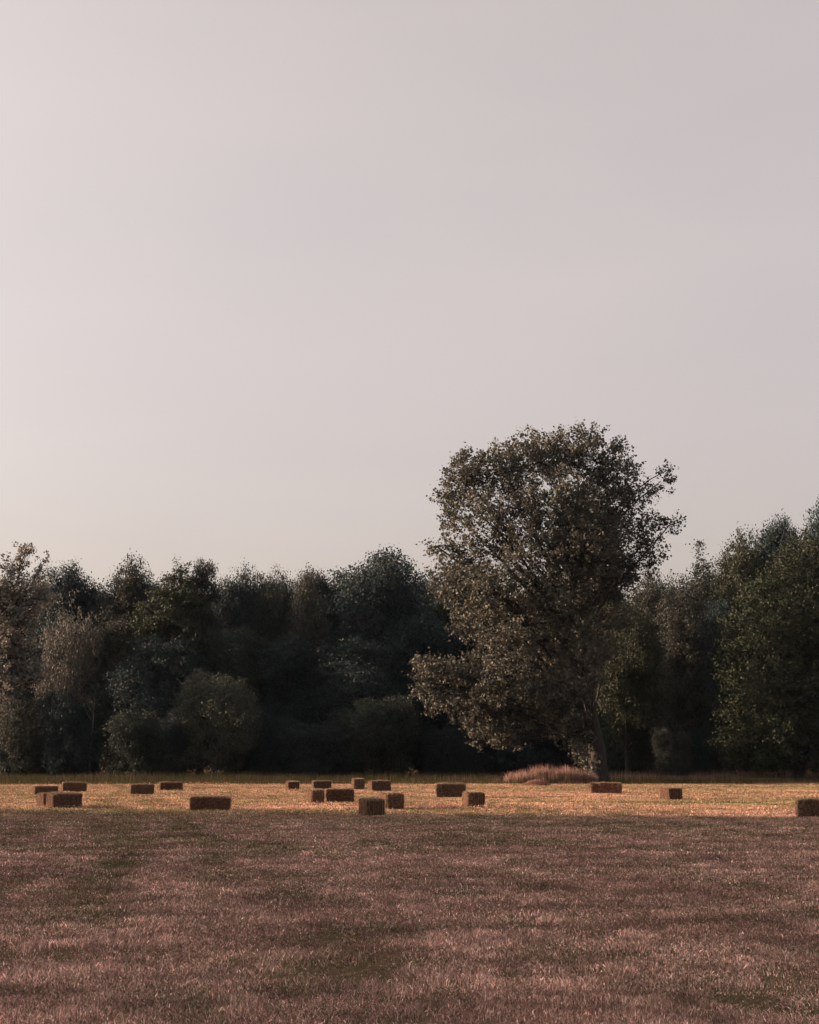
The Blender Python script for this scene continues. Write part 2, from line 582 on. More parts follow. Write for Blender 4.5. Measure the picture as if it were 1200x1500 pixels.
# ------------------------------------------------------------------ trees
def leaf_cloud(rng, cc, per, sig, size, up=0.25, axis=None, sprig=1.0):
    """per leaves along a short sprig at each clump centre; returns verts, quads, per-vertex factor"""
    n = len(cc) * per
    c = np.repeat(cc, per, axis=0)
    p = c + np.clip(rng.normal(0, 1, (n, 3)), -1.7, 1.7) * np.repeat(sig, per)[:, None] * np.array([1, 1, 0.75]) * (1.0 if axis is None else 1.0 - 0.38 * sprig)
    if axis is not None:
        p += np.repeat(axis * sig[:, None], per, axis=0) * rng.uniform(-1.5, 2.0, n)[:, None] * sprig
    out = p - c
    nrm = rng.normal(0, 1, (n, 3)) + out / (np.linalg.norm(out, axis=1)[:, None] + 1e-6) * 0.5
    nrm[:, 2] += up
    nrm /= np.linalg.norm(nrm, axis=1)[:, None]
    t = np.cross(nrm, rng.normal(0, 1, (n, 3)))
    t /= np.linalg.norm(t, axis=1)[:, None] + 1e-9
    b = np.cross(nrm, t)
    s = size * rng.uniform(0.6, 1.3, n)[:, None]
    v = np.stack([p - t * s * 0.5, p + b * s * 0.38 + nrm * s * 0.08, p + t * s * 0.55, p - b * s * 0.38 + nrm * s * 0.08], 1).reshape(-1, 3)
    q = np.arange(n * 4).reshape(-1, 4)
    clump_f = np.repeat(rng.uniform(0, 1, len(cc)), per)
    fac = np.clip(0.55 * clump_f + 0.45 * rng.uniform(0, 1, n), 0, 1)
    return v, q, np.repeat(fac, 4)


def make_tree(rng, lobes, trunk, trunk_r, n_leaf, size, clump=0.8, per=26, shell=0.45, dens=None, twigs=0.5, sides=8, sprig=1.0):
    """lobes: rows cx cy cz rx ry rz (m, base of the tree at 0); trunk: polyline points. Returns (trunk mesh, crown mesh)"""
    L = np.asarray(lobes, float)
    vol = (L[:, 3] * L[:, 4] * L[:, 5]) ** (2.2 / 3)
    if dens is not None:
        vol = vol * np.asarray(dens)
    nc = max(len(L), int(n_leaf / per))
    idx = rng.choice(len(L), nc, p=vol / vol.sum())
    d = rng.normal(0, 1, (nc, 3))
    d /= np.linalg.norm(d, axis=1)[:, None]
    r = rng.uniform(0, 1, nc) ** shell
    cc = L[idx, :3] + d * r[:, None] * L[idx, 3:6]
    cc[:, 2] = np.maximum(cc[:, 2], 0.25)
    sig = clump * rng.uniform(0.35, 0.75, nc)
    ax = d * 0.8 + rng.normal(0, 0.45, (nc, 3)) + np.array([0, 0, 0.25])
    ax /= np.linalg.norm(ax, axis=1)[:, None]
    v, q, fac = leaf_cloud(rng, cc, per, sig, size, axis=ax, sprig=sprig)
    v[:, 2] = np.maximum(v[:, 2], 0.02)
    crown = mesh('crown', v, [q], np.repeat(fac[:, None], 3, axis=1))
    acc = Acc()
    T = np.asarray(trunk, float)
    tt = np.linspace(0, 1, len(T))
    ts = np.linspace(0, 1, 14)
    P = np.stack([np.interp(ts, tt, T[:, k]) for k in range(3)], 1)
    P[2:, :2] += rng.normal(0, 0.012, (12, 2)) * T[-1, 2] * 0.3
    rad = trunk_r * (1 - ts) ** 0.8 + 0.03
    rad[0] *= 1.2
    acc.add(*tube(P, rad, sides))
    top = P[-1, 2]
    for i in range(len(L)):
        c = L[i, :3]
        hd = math.hypot(c[0], c[1])
        z0 = np.clip(c[2] - 0.7 * hd - 0.15 * top, 0.12 * top, 0.96 * top)
        k = np.interp(z0, P[:, 2], np.arange(len(P)))
        p0 = np.array([np.interp(k, np.arange(len(P)), P[:, j]) for j in range(3)])
        r0 = min(np.interp(k, np.arange(len(P)), rad) * 0.36, 0.04 + 0.012 * np.linalg.norm(c - p0))
        s = np.linspace(0, 1, 6)[:, None]
        mid = (p0 + c) / 2 + np.array([0, 0, 0.12 * hd]) + rng.normal(0, 0.05, 3) * np.linalg.norm(c - p0)
        B = (1 - s) ** 2 * p0 + 2 * s * (1 - s) * mid + s ** 2 * c
        acc.add(*tube(B, np.linspace(r0, max(r0 * 0.3, 0.02), 6), 5))
        mine = np.where(idx == i)[0]
        for m in mine[:int(len(mine) * twigs)]:
            e = cc[m]
            j = rng.integers(2, 6)
            b0 = B[j]
            mm = (b0 + e) / 2 + rng.normal(0, 0.15, 3)
            acc.add(*tube([b0, mm, e], [max(r0 * 0.3, 0.02), 0.018, 0.008], 3))
    return acc.mesh('trunk'), crown


def lobes_broad(rng, h, r, base, n=16, rough=0.3, flat=1.0):
    out = [(0, 0, base + (h - base) * 0.5, r * 0.55, r * 0.55, (h - base) * 0.42)]
    for i in range(n):
        z = rng.uniform(-0.9, 1)
        a = i * 2.399 + rng.uniform(-0.4, 0.4)
        k = math.sqrt(max(0.12, 1 - abs(z) ** 3)) * rng.uniform(0.5, 0.78)
        s = rng.uniform(1 - rough, 1 + rough) * 0.36
        out.append((k * r * math.cos(a), k * r * math.sin(a), base + (h - base) * (0.5 + 0.36 * z), r * s, r * s, r * s * 1.15 * flat))
    return out


def lobes_plume(rng, h, r, base, n=8):
    out = []
    for i in range(n):
        a = i * 2.399
        k = r * 0.6 * math.sqrt(i / n)
        hh = h * rng.uniform(0.7, 1.0) if i else h
        m = 4
        for j in range(m):
            f = (j + 0.5) / m
            z = base + (hh - base) * f
            s = r * 0.36 * (1.15 - 0.75 * f) * rng.uniform(0.8, 1.2)
            out.append((k * math.cos(a) * (0.6 + 0.6 * f) + rng.normal(0, 0.15), k * math.sin(a) * (0.6 + 0.6 * f), z, s, s, (hh - base) / m * 0.62))
    return out


def lobes_conifer(rng, h, r, base, n=9):
    out = []
    for j in range(n):
        f = j / (n - 1)
        z = base + (h * 0.97 - base) * f
        rr = r * (1 - f) ** 0.8
        if rr < 0.5:
            out.append((0, 0, z, 0.35, 0.35, h * 0.05))
            continue
        m = 5 if rr > 1 else 3
        for i in range(m):
            a = i * 2 * math.pi / m + j * 1.1 + rng.uniform(-0.3, 0.3)
            k = rr * rng.uniform(0.5, 0.65)
            out.append((k * math.cos(a), k * math.sin(a), z - rr * 0.12, rr * 0.42, rr * 0.42, h * 0.045))
    return out


def lobes_pine(rng, h, r, base, n=9):
    out = []
    for j in range(n):
        f = j / (n - 1)
        z = base + (h * 0.95 - base) * f
        a = j * 2.399
        k = r * (0.65 - 0.5 * f) * rng.uniform(0.7, 1.1)
        s = r * (0.55 - 0.22 * f) * rng.uniform(0.85, 1.15)
        out.append((k * math.cos(a), k * math.sin(a), z, s, s, h * 0.055))
    return out


def straight(rng, h, lean=0.02):
    a = rng.uniform(0, 6.28)
    return [(0, 0, 0), (lean * h * 0.3 * math.cos(a), lean * h * 0.3 * math.sin(a), h * 0.4), (lean * h * math.cos(a), lean * h * math.sin(a), h)]


PROTO = {}


def proto(key, h, r, lobes, trunk_r, n_leaf, size, seed, **kw):
    rng = np.random.default_rng(seed)
    L = lobes(rng)
    mt, mc = make_tree(rng, L, straight(rng, h * 0.88), trunk_r, n_leaf, size, sprig=0.3, **kw)
    mt.materials.append(M_BARK)
    mc.materials.append(M_LEAF)
    PROTO[key] = (mt, mc, h, r)


proto('round_a', 22, 6.0, lambda g: lobes_broad(g, 22, 6.0, 0.5, 30), 0.42, 80920, 0.234, 101, clump=1.0, per=30)
proto('round_b', 22, 6.5, lambda g: lobes_broad(g, 22, 6.5, 0.5, 32, 0.4), 0.45, 85680, 0.218, 102, clump=0.9, per=26)
proto('round_c', 22, 5.5, lambda g: lobes_broad(g, 22, 5.5, 0.3, 34, 0.45), 0.40, 85680, 0.218, 103, clump=0.85, per=24)
proto('round_d', 22, 7.0, lambda g: lobes_broad(g, 22, 7.0, 1.0, 28, 0.35, 0.85), 0.42, 76160, 0.234, 104, clump=1.0, per=28)
proto('plume_a', 20, 3.6, lambda g: lobes_plume(g, 20, 3.6, 2.0, 7), 0.32, 40800, 0.218, 105, clump=0.75, per=22)
proto('plume_b', 20, 4.5, lambda g: lobes_plume(g, 20, 4.5, 1.5, 10), 0.34, 51000, 0.218, 106, clump=0.8, per=24)
proto('conifer_a', 22, 4.5, lambda g: lobes_conifer(g, 22, 4.5, 3.0, 11), 0.36, 44200, 0.203, 107, clump=0.7, per=24)
proto('pine_a', 22, 5.0, lambda g: lobes_pine(g, 22, 5.0, 11.0, 10), 0.34, 27200, 0.203, 108, clump=0.7, per=26)
proto('bush_a', 8, 5.0, lambda g: lobes_broad(g, 8, 5.0, 0.2, 20, 0.35), 0.16, 44200, 0.156, 109, clump=0.55, per=22, shell=0.4)
proto('bush_b', 8, 5.5, lambda g: lobes_plume(g, 8, 5.5, 0.2, 16), 0.14, 44200, 0.140, 110, clump=0.5, per=22, shell=0.4)
proto('bush_c', 8, 4.5, lambda g: lobes_broad(g, 8, 4.5, 0.1, 26, 0.5), 0.16, 44200, 0.172, 111, clump=0.5, per=20, shell=0.4)
proto('thin_a', 22, 4.0, lambda g: lobes_plume(g, 22, 4.0, 8.0, 6), 0.30, 15300, 0.211, 112, clump=0.6, per=18)

KIND = {'round': ('broadleaf_tree', 'tree'), 'plume': ('feathery_tree', 'tree'), 'conifer': ('conifer_tree', 'tree'), 'pine': ('pine_tree', 'tree'), 'bush': ('shrub', 'shrub'), 'thin': ('thin_tree', 'tree')}


def plant(key, pos, H, W, tint, label, rot=0.0, group=None, trunk_mat=None):
    mt, mc, h, r = PROTO[key]
    name, cat = KIND[key.split('_')[0]]
    t = thing(name, label, cat, pos, group)
    t.rotation_euler.z = rot
    t.scale = (W / (2 * r), W / (2 * r), H / h)
    a = link('trunk', mt, None, t)
    b = link('crown', mc, None, t)
    b.color = (*tint, 1)
    return t


GRN = (0.85, 1.0, 0.95)          # plain green
BLU = (0.66, 0.90, 1.10)        # bluish dark green
MAU = (1.0, 0.97, 1.0)         # brownish
OLV = (1.0, 1.05, 0.82)         # olive
GRY = (1.15, 1.15, 1.15)        # greyish willow
G_WOOD = 'trees standing in the wood behind the field'
G_SHRUB = 'shrubs along the front of the wood'


def wood(key, u, vtop, wpx, Y, tint, label, rot=0.0, group=G_WOOD):
    p = at(u, vtop, Y)
    return plant(key, (p.x, Y, -0.05), (p.z + 0.05) * 1.035, wpx / F * Y * 1.12, tint, label, rot, group)


# skyline trees, from one end of the wood to the other
wood('round_b', 103, 824, 105, 152, BLU, 'dense dark round-topped tree just beside the thin ivy-clad tree', 0.4)
wood('round_c', 196, 823, 105, 150, MAU, 'tree with an uneven twin top beside the sloping triangular tree', 1.2)
wood('pine_a', 300, 832, 80, 144, MAU, 'slim pine with a bare trunk showing beside the sloping triangular tree', 2.1)
wood('round_c', 346, 833, 80, 154, BLU, 'narrow dark tree just behind the bare-trunked pine', 3.0)
wood('round_d', 408, 829, 90, 156, GRN, 'tree whose crown lets two small holes of sky through', 0.2)
wood('round_a', 462, 834, 85, 150, MAU, 'low-topped tree leaning against the broad dome-shaped tree', 4.0)
wood('round_b', 555, 806, 165, 148, BLU, 'broadest dark dome-shaped tree of the wood, nearest the poplar', 2.0)
wood('round_c', 640, 842, 110, 158, BLU, 'dark tree mostly hidden behind the poplar crown', 5.0)
wood('round_c', 952, 842, 90, 150, MAU, 'pointed tree showing past the shaded flank of the poplar', 1.0)
wood('conifer_a', 1024, 806, 115, 152, MAU, 'pointed conifer behind the narrow feathery tree', 1.7)
wood('round_c', 1086, 786, 105, 150, OLV, 'sunlit tree with a spiky top beside the pointed conifer', 0.9)
wood('round_a', 1142, 758, 95, 152, BLU, 'dark tree between the spiky sunlit one and the edge of view', 2.7)
wood('round_d', 1204, 722, 115, 150, BLU, 'highest dark tree at the far end of the wood', 3.9)
# middle layer
wood('bush_b', 105, 882, 120, 141, (2.1, 1.8, 1.9), 'mauve brown bushy tree lit from the side beside the ivy-clad tree', 0.3)  # tint brightened to paint sunlight into the crown
wood('round_a', 172, 905, 100, 143, MAU, 'low reddish tree below the twin-topped one', 1.0)
wood('round_d', 238, 930, 130, 139, BLU, 'dark spreading tree below the sloping triangular tree', 2.0)
wood('round_b', 350, 918, 120, 141, GRN, 'rounded tree above the big grey willow bush', 0.5)
wood('plume_a', 455, 880, 70, 141, MAU, 'narrow plume-like tree with a pale sunlit flank before the wood', 0.0)
wood('round_c', 420, 935, 110, 140, BLU, 'dark tree filling the gap below the sky holes', 1.6)
wood('round_d', 530, 930, 150, 139, BLU, 'dark low tree standing before the broad dome-shaped tree', 2.9)
wood('round_a', 620, 900, 120, 143, BLU, 'very dark tree behind the low bough of the poplar', 3.3)
wood('round_b', 720, 900, 150, 146, BLU, 'dark tree hidden behind the middle of the poplar', 4.4)
wood('round_c', 820, 890, 140, 147, BLU, 'dark tree hidden behind the poplar trunk', 5.2)
wood('round_d', 912, 862, 110, 131, OLV, 'olive tree rising close behind the poplar trunk', 0.8)
wood('plume_b', 996, 850, 95, 137, MAU, 'narrow feathery tree with pale hanging sprays', 2.2)
wood('round_b', 1050, 880, 90, 145, BLU, 'dark tree in the gap beside the great olive tree', 1.1)
# deep fill, nothing tells them apart
for k, (u, v) in enumerate([(-60, 835), (0, 850), (60, 858), (150, 862), (225, 850), (300, 858), (380, 852), (440, 856), (505, 848), (590, 845), (690, 850), (790, 850), (880, 860), (985, 852), (1060, 830), (1120, 810), (1180, 790), (1260, 780), (1340, 790)]):
    wood(('round_a', 'round_b', 'round_c')[k % 3], u, v, 130, 172 + 5 * (k % 2), BLU, 'dark tree deep in the wood behind the front trees', k * 1.3, 'dark trees deep in the wood')

# shrubs at the foot of the wood
wood('bush_a', 318, 1003, 128, 131, (1.45, 1.45, 1.35), 'large greyish willow bush, the roundest at the foot of the wood', 0.2, G_SHRUB)
wood('bush_b', 35, 1003, 120, 133, GRY, 'wide dull green shrub below the ivy-clad tree', 0.9, G_SHRUB)
wood('bush_c', 108, 1020, 80, 132, BLU, 'dark shrub beside the bare pale birch stem', 1.4, G_SHRUB)
wood('bush_c', 200, 1048, 95, 130, GRN, 'low shrub with pale leaf tips between birch stem and willow bush', 2.4, G_SHRUB)
wood('bush_a', 262, 1050, 60, 134, BLU, 'small dark shrub tucked against the willow bush', 3.1, G_SHRUB)
wood('bush_b', 398, 1040, 90, 133, BLU, 'dark shrub on the poplar side of the willow bush', 0.6, G_SHRUB)
wood('bush_c', 470, 1062, 110, 131, BLU, 'low dark shrub below the plume-like tree', 1.9, G_SHRUB)
wood('bush_a', 562, 1036, 130, 131, GRN, 'domed dull green shrub before the broad dome-shaped tree', 2.6, G_SHRUB)
wood('bush_b', 660, 1058, 110, 133, BLU, 'dark shrub under the low bough of the poplar', 3.5, G_SHRUB)
wood('bush_c', 755, 1062, 110, 135, BLU, 'dark shrub behind the pinkish seeding grass', 0.1, G_SHRUB)
wood('bush_a', 830, 1050, 100, 136, BLU, 'dark shrub directly behind the poplar trunk', 1.2, G_SHRUB)
wood('bush_b', 915, 1040, 100, 133, GRN, 'dull green shrub under the olive tree by the poplar', 4.0, G_SHRUB)
wood('bush_c', 984, 1070, 55, 126, MAU, 'small shrub standing alone beside the dark gap', 0.0, G_SHRUB)
wood('bush_c', 1040, 1070, 70, 134, BLU, 'dark shrub at the foot of the great olive tree', 2.0, G_SHRUB)
for k in range(22):
    wood(('bush_a', 'bush_c')[k % 2], -90 + k * 64, 1010 + 14 * (k % 3), 105, 143 + 7 * (k % 2), BLU, 'dark undergrowth shrub filling the gaps between the trunks of the wood', k * 1.7, 'undergrowth between the trunks')
# beyond the edges of the picture
for k, (x, y, key, H, W) in enumerate([(-52, 150, 'round_b', 16, 13), (-60, 153, 'round_a', 19, 13), (-68, 152, 'round_d', 17, 13), (-76, 155, 'round_c', 20, 12), (-50, 137, 'bush_a', 7, 8), (-58, 138, 'bush_c', 7, 9), (-67, 140, 'bush_b', 7, 9), (-76, 141, 'bush_a', 8, 9), (56, 141, 'round_b', 24, 13), (64, 144, 'round_a', 24, 13), (52, 128, 'round_c', 20, 12), (62, 131, 'round_d', 18, 12)]):
    plant(key, (x, y, -0.05), H, W, BLU, ('shrub' if 'bush' in key else 'tree') + ' where the wood runs on beyond the view', k * 0.9, 'wood beyond the view')
# the wood along the sunward side of the field; it throws the long shade over the near half
rng0 = np.random.default_rng(77)
SH = 'tree of the dense row shading the near half of the field'
for row in range(3):
    for k in range(11):
        y = 60.2 - 2.0 - k * 5.2 - (row == 1) * 2.4 + (row * 10) * 0.155
        x = -60 - row * 10
        key = ('round_c', 'round_a', 'round_b')[(k + row) % 3]
        plant(key, (x, y - (0 if k else 3.6), -0.3), 21 + rng0.uniform(0, 3), 9.6 if k else 13.0, BLU, SH, rng0.uniform(0, 6), 'trees shading the field')
for k in range(14):
    plant(('bush_a', 'bush_c')[k % 2], (-56 + rng0.uniform(-1, 1), 55.8 - k * 4.2, -0.3), 7 + rng0.uniform(0, 1.5), 8.0, BLU, 'shrub under the dense row shading the field', rng0.uniform(0, 6), 'shrubs shading the field')


# ---- the tall poplar, its crown traced lobe by lobe
def custom_tree(name, label, cat, base_uv, Y, lobes_px, trunk_px, trunk_r, n_leaf, size, seed, tint, mat, depth=1.0, bark=None, group=None, **kw):
    b = at(base_uv[0], base_uv[1], Y)
    base = np.array([b.x, Y, 0.0])
    rng = np.random.default_rng(seed)
    L, D = [], []
    for row in lobes_px:
        u, v, ru, rv = row[:4]
        dy = row[4] if len(row) > 4 else 0.0
        D.append(row[5] if len(row) > 5 else 1.0)
        c = at(u, v, Y + dy)
        m = (Y + dy) / F
        rx, rz = ru * m, rv * m
        L.append((*(np.array(c) - base), rx, max(min(rx, rz) * 1.1, 0.8) * depth, rz))
    T = [np.array(at(u, v, Y + (dy[0] if dy else 0))) - base for u, v, *dy in trunk_px]
    T[0][2] = -0.1
    mt, mc = make_tree(rng, L, T, trunk_r, n_leaf, size, dens=D, **kw)
    mt.materials.append(bark or M_BARK)
    mc.materials.append(mat)
    t = thing(name, label, cat, base, group)
    link('trunk', mt, None, t)
    c = link('crown', mc, None, t)
    c.color = (*tint, 1)
    return t


POP = [
    # top dome
    (850, 662, 62, 40, 0), (790, 668, 48, 42, 1), (735, 690, 45, 42, -1), (683, 700, 36, 45, 0), (655, 745, 24, 42, 0), (895, 690, 42, 48, 2, 0.8),
    (930, 730, 34, 40, 0, 0.5), (968, 705, 24, 24, 0, 0.5), (985, 685, 9, 12, 0, 0.15), (982, 768, 22, 15, 0, 0.55), (948, 790, 34, 38, 1, 0.7), (925, 830, 38, 26, 2, 0.6),
    (870, 760, 62, 62, 2, 1.5), (820, 730, 54, 48, -4, 0.85), (760, 745, 48, 43, -2, 0.75), (705, 755, 44, 40, -3, 0.7), (860, 800, 60, 60, -3, 1.6), (880, 840, 52, 42, 2, 1.6),
    # middle
    (790, 800, 54, 46, -4, 0.8), (730, 805, 48, 36, -2, 0.65), (675, 812, 42, 28, -1, 0.7), (640, 800, 22, 12, 0, 0.5), (665, 850, 40, 38, 0), (720, 860, 50, 42, -4), (780, 870, 55, 45, 3),
    (830, 880, 50, 50, -4), (700, 905, 44, 38, 0), (745, 930, 50, 42, -4), (800, 940, 55, 48, 2), (845, 950, 45, 45, -3), (880, 900, 40, 50, 3, 0.8), (885, 955, 28, 38, 3, 0.5),
    # low boughs
    (690, 985, 42, 36, -2), (640, 985, 38, 26, -3), (622, 1000, 26, 20, -3, 0.7), (650, 1025, 40, 26, -2), (700, 1035, 46, 36, -3), (740, 1000, 46, 40, -5), (790, 1010, 48, 40, -4),
    (745, 1065, 40, 26, -3, 0.8), (710, 1075, 30, 20, -2, 0.7), (750, 1090, 24, 14, -2, 0.6), (815, 1050, 36, 32, -4, 0.6), (835, 1085, 26, 22, -3, 0.5), (856, 1108, 13, 20, -1.5, 0.5), (838, 1010, 26, 26, -4.5, 0.8), (862, 990, 24, 24, -3.5, 0.6), (868, 1128, 9, 12, -1.2, 0.5), (850, 1085, 14, 24, -0.8, 0.7), (838, 1062, 18, 20, 0.3, 0.7), (852, 1118, 10, 10, 0.4, 0.6), (862, 1070, 9, 18, -1.6, 0.35),
]
custom_tree('poplar_tree', 'tall full-crowned poplar standing alone in front of the wood', 'tree', (878, 1144), 119.0, POP,
            [(878, 1146), (874, 1100), (866, 1050), (856, 990), (843, 920), (836, 840), (846, 760), (850, 690)], 0.82, 122000, 0.24, 5, (1, 1, 1), M_POPLAR,
            depth=1.2, clump=0.62, per=24, shell=0.42, twigs=0.35, sides=12)

SLOPE = [
    (266, 834, 12, 12, 0), (256, 850, 18, 15, 0), (276, 856, 18, 20, 1), (240, 872, 24, 17, -1), (270, 882, 28, 22, -1), (218, 893, 22, 13, -1), (250, 908, 34, 22, -2), (285, 900, 24, 30, 0), (200, 910, 16, 11, -1),
    (225, 930, 36, 24, -2), (272, 938, 34, 30, -2), (205, 960, 34, 28, -1), (250, 975, 40, 32, -3), (285, 985, 30, 30, 0), (225, 1010, 44, 36, -1), (265, 1030, 40, 40, -2), (240, 1080, 50, 40, 0),
]
custom_tree('conifer_tree', 'triangular tree with one long sloping flank catching the sun', 'tree', (268, 1138), 143.0, SLOPE,
            [(268, 1140), (266, 1000), (266, 900), (266, 832)], 0.4, 56000, 0.22, 8, OLV, M_LEAF, clump=0.6, per=22, group=G_WOOD, twigs=0.3)
GREAT = [
    (1185, 815, 45, 40, 0), (1150, 850, 45, 38, 0), (1210, 870, 50, 50, -2), (1115, 885, 40, 34, 0), (1165, 910, 50, 45, -3), (1085, 930, 36, 36, 1), (1125, 950, 45, 40, -2), (1200, 950, 55, 55, 0),
    (1070, 975, 28, 34, 0), (1110, 1010, 48, 40, -3), (1170, 1010, 50, 50, -2), (1225, 1020, 50, 50, 0), (1085, 1050, 38, 40, 0), (1075, 1095, 34, 32, 0), (1130, 1070, 48, 45, -3), (1190, 1080, 55, 45, -2), (1130, 1110, 50, 25, -1), (1240, 1100, 40, 40, 0), (1250, 830, 45, 60, 0), (1275, 940, 45, 60, 0),
]
custom_tree('broadleaf_tree', 'great olive green tree clothed down to the grass, standing forward of the wood', 'tree', (1170, 1140), 126.0, GREAT,
            [(1170, 1142), (1172, 1000), (1185, 900), (1195, 830)], 0.5, 95000, 0.22, 6, (0.8, 0.88, 0.68), M_LEAF, depth=1.2, clump=0.7, per=22, group=G_WOOD, twigs=0.3)

IVY = [
    (14, 830, 16, 20, 0, 0.5), (38, 815, 14, 18, 0, 0.6), (58, 835, 10, 16, 0, 0.4), (70, 818, 8, 9, 0, 0.3), (-15, 835, 18, 22, 0, 0.5), (28, 860, 34, 24, 0, 0.6), (55, 875, 26, 28, 1, 0.6), (5, 880, 26, 30, 0, 0.8),
    (30, 905, 26, 28, 0, 0.8), (8, 930, 18, 35, -1, 1.2), (4, 965, 18, 35, -1, 1.2), (35, 955, 18, 30, 0, 0.8), (50, 985, 20, 22, 0, 0.8), (12, 1000, 22, 30, -1, 1.2), (-20, 960, 24, 50, 0, 1), (15, 1050, 18, 50, 0, 1.0), (-40, 880, 26, 40, 0, 0.7),
]
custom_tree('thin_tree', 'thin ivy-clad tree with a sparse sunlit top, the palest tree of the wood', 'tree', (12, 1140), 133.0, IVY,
            [(12, 1142), (10, 1020), (13, 930), (20, 870), (36, 815)], 0.42, 21000, 0.25, 7, (4.6, 3.8, 3.9), M_LEAF, clump=0.5, per=18, group=G_WOOD, twigs=0.8)  # strong tint puts the low sun into the leaf colour

# bare pale stem at the foot of the wood
acc = Acc()
b0 = at(131, 1140, 131.5)
P0 = [(0, 0, -0.1), (-0.05, 0, 2.4), (0.1, 0.1, 5.0), (0.18, 0.1, 8.2)]
acc.add(*tube(P0, [0.085, 0.075, 0.06, 0.025], 8))
for z, a, l in ((4.2, 0.3, 1.2), (5.5, 2.6, 1.4), (6.3, 4.1, 1.1), (7.0, 0.9, 0.9)):
    q0 = np.array([0.08, 0.08, z])
    acc.add(*tube([q0, q0 + np.array([math.cos(a) * l * 0.5, math.sin(a) * l * 0.5, l * 0.5]), q0 + np.array([math.cos(a) * l, math.sin(a) * l, l * 1.3])], [0.035, 0.025, 0.01], 5))
t = thing('birch_tree', 'bare pale birch stem against the dark foot of the wood', 'tree', (b0.x, 131.5, 0), G_WOOD)
link('trunk', acc.mesh('trunk'), M_PALE, t)
rb = np.random.default_rng(9)
v, q, fac = leaf_cloud(rb, np.array([(1.0, 0.5, 6.0), (-0.9, 0.7, 7.0), (-0.4, -0.7, 7.6), (0.8, 0.8, 8.1), (0.2, 0.1, 8.6)]), 120, np.full(5, 0.45), 0.2)
link('crown', mesh('crown', v, [q], np.repeat(fac[:, None], 3, axis=1)), M_LEAF, t).color = (*GRN, 1)


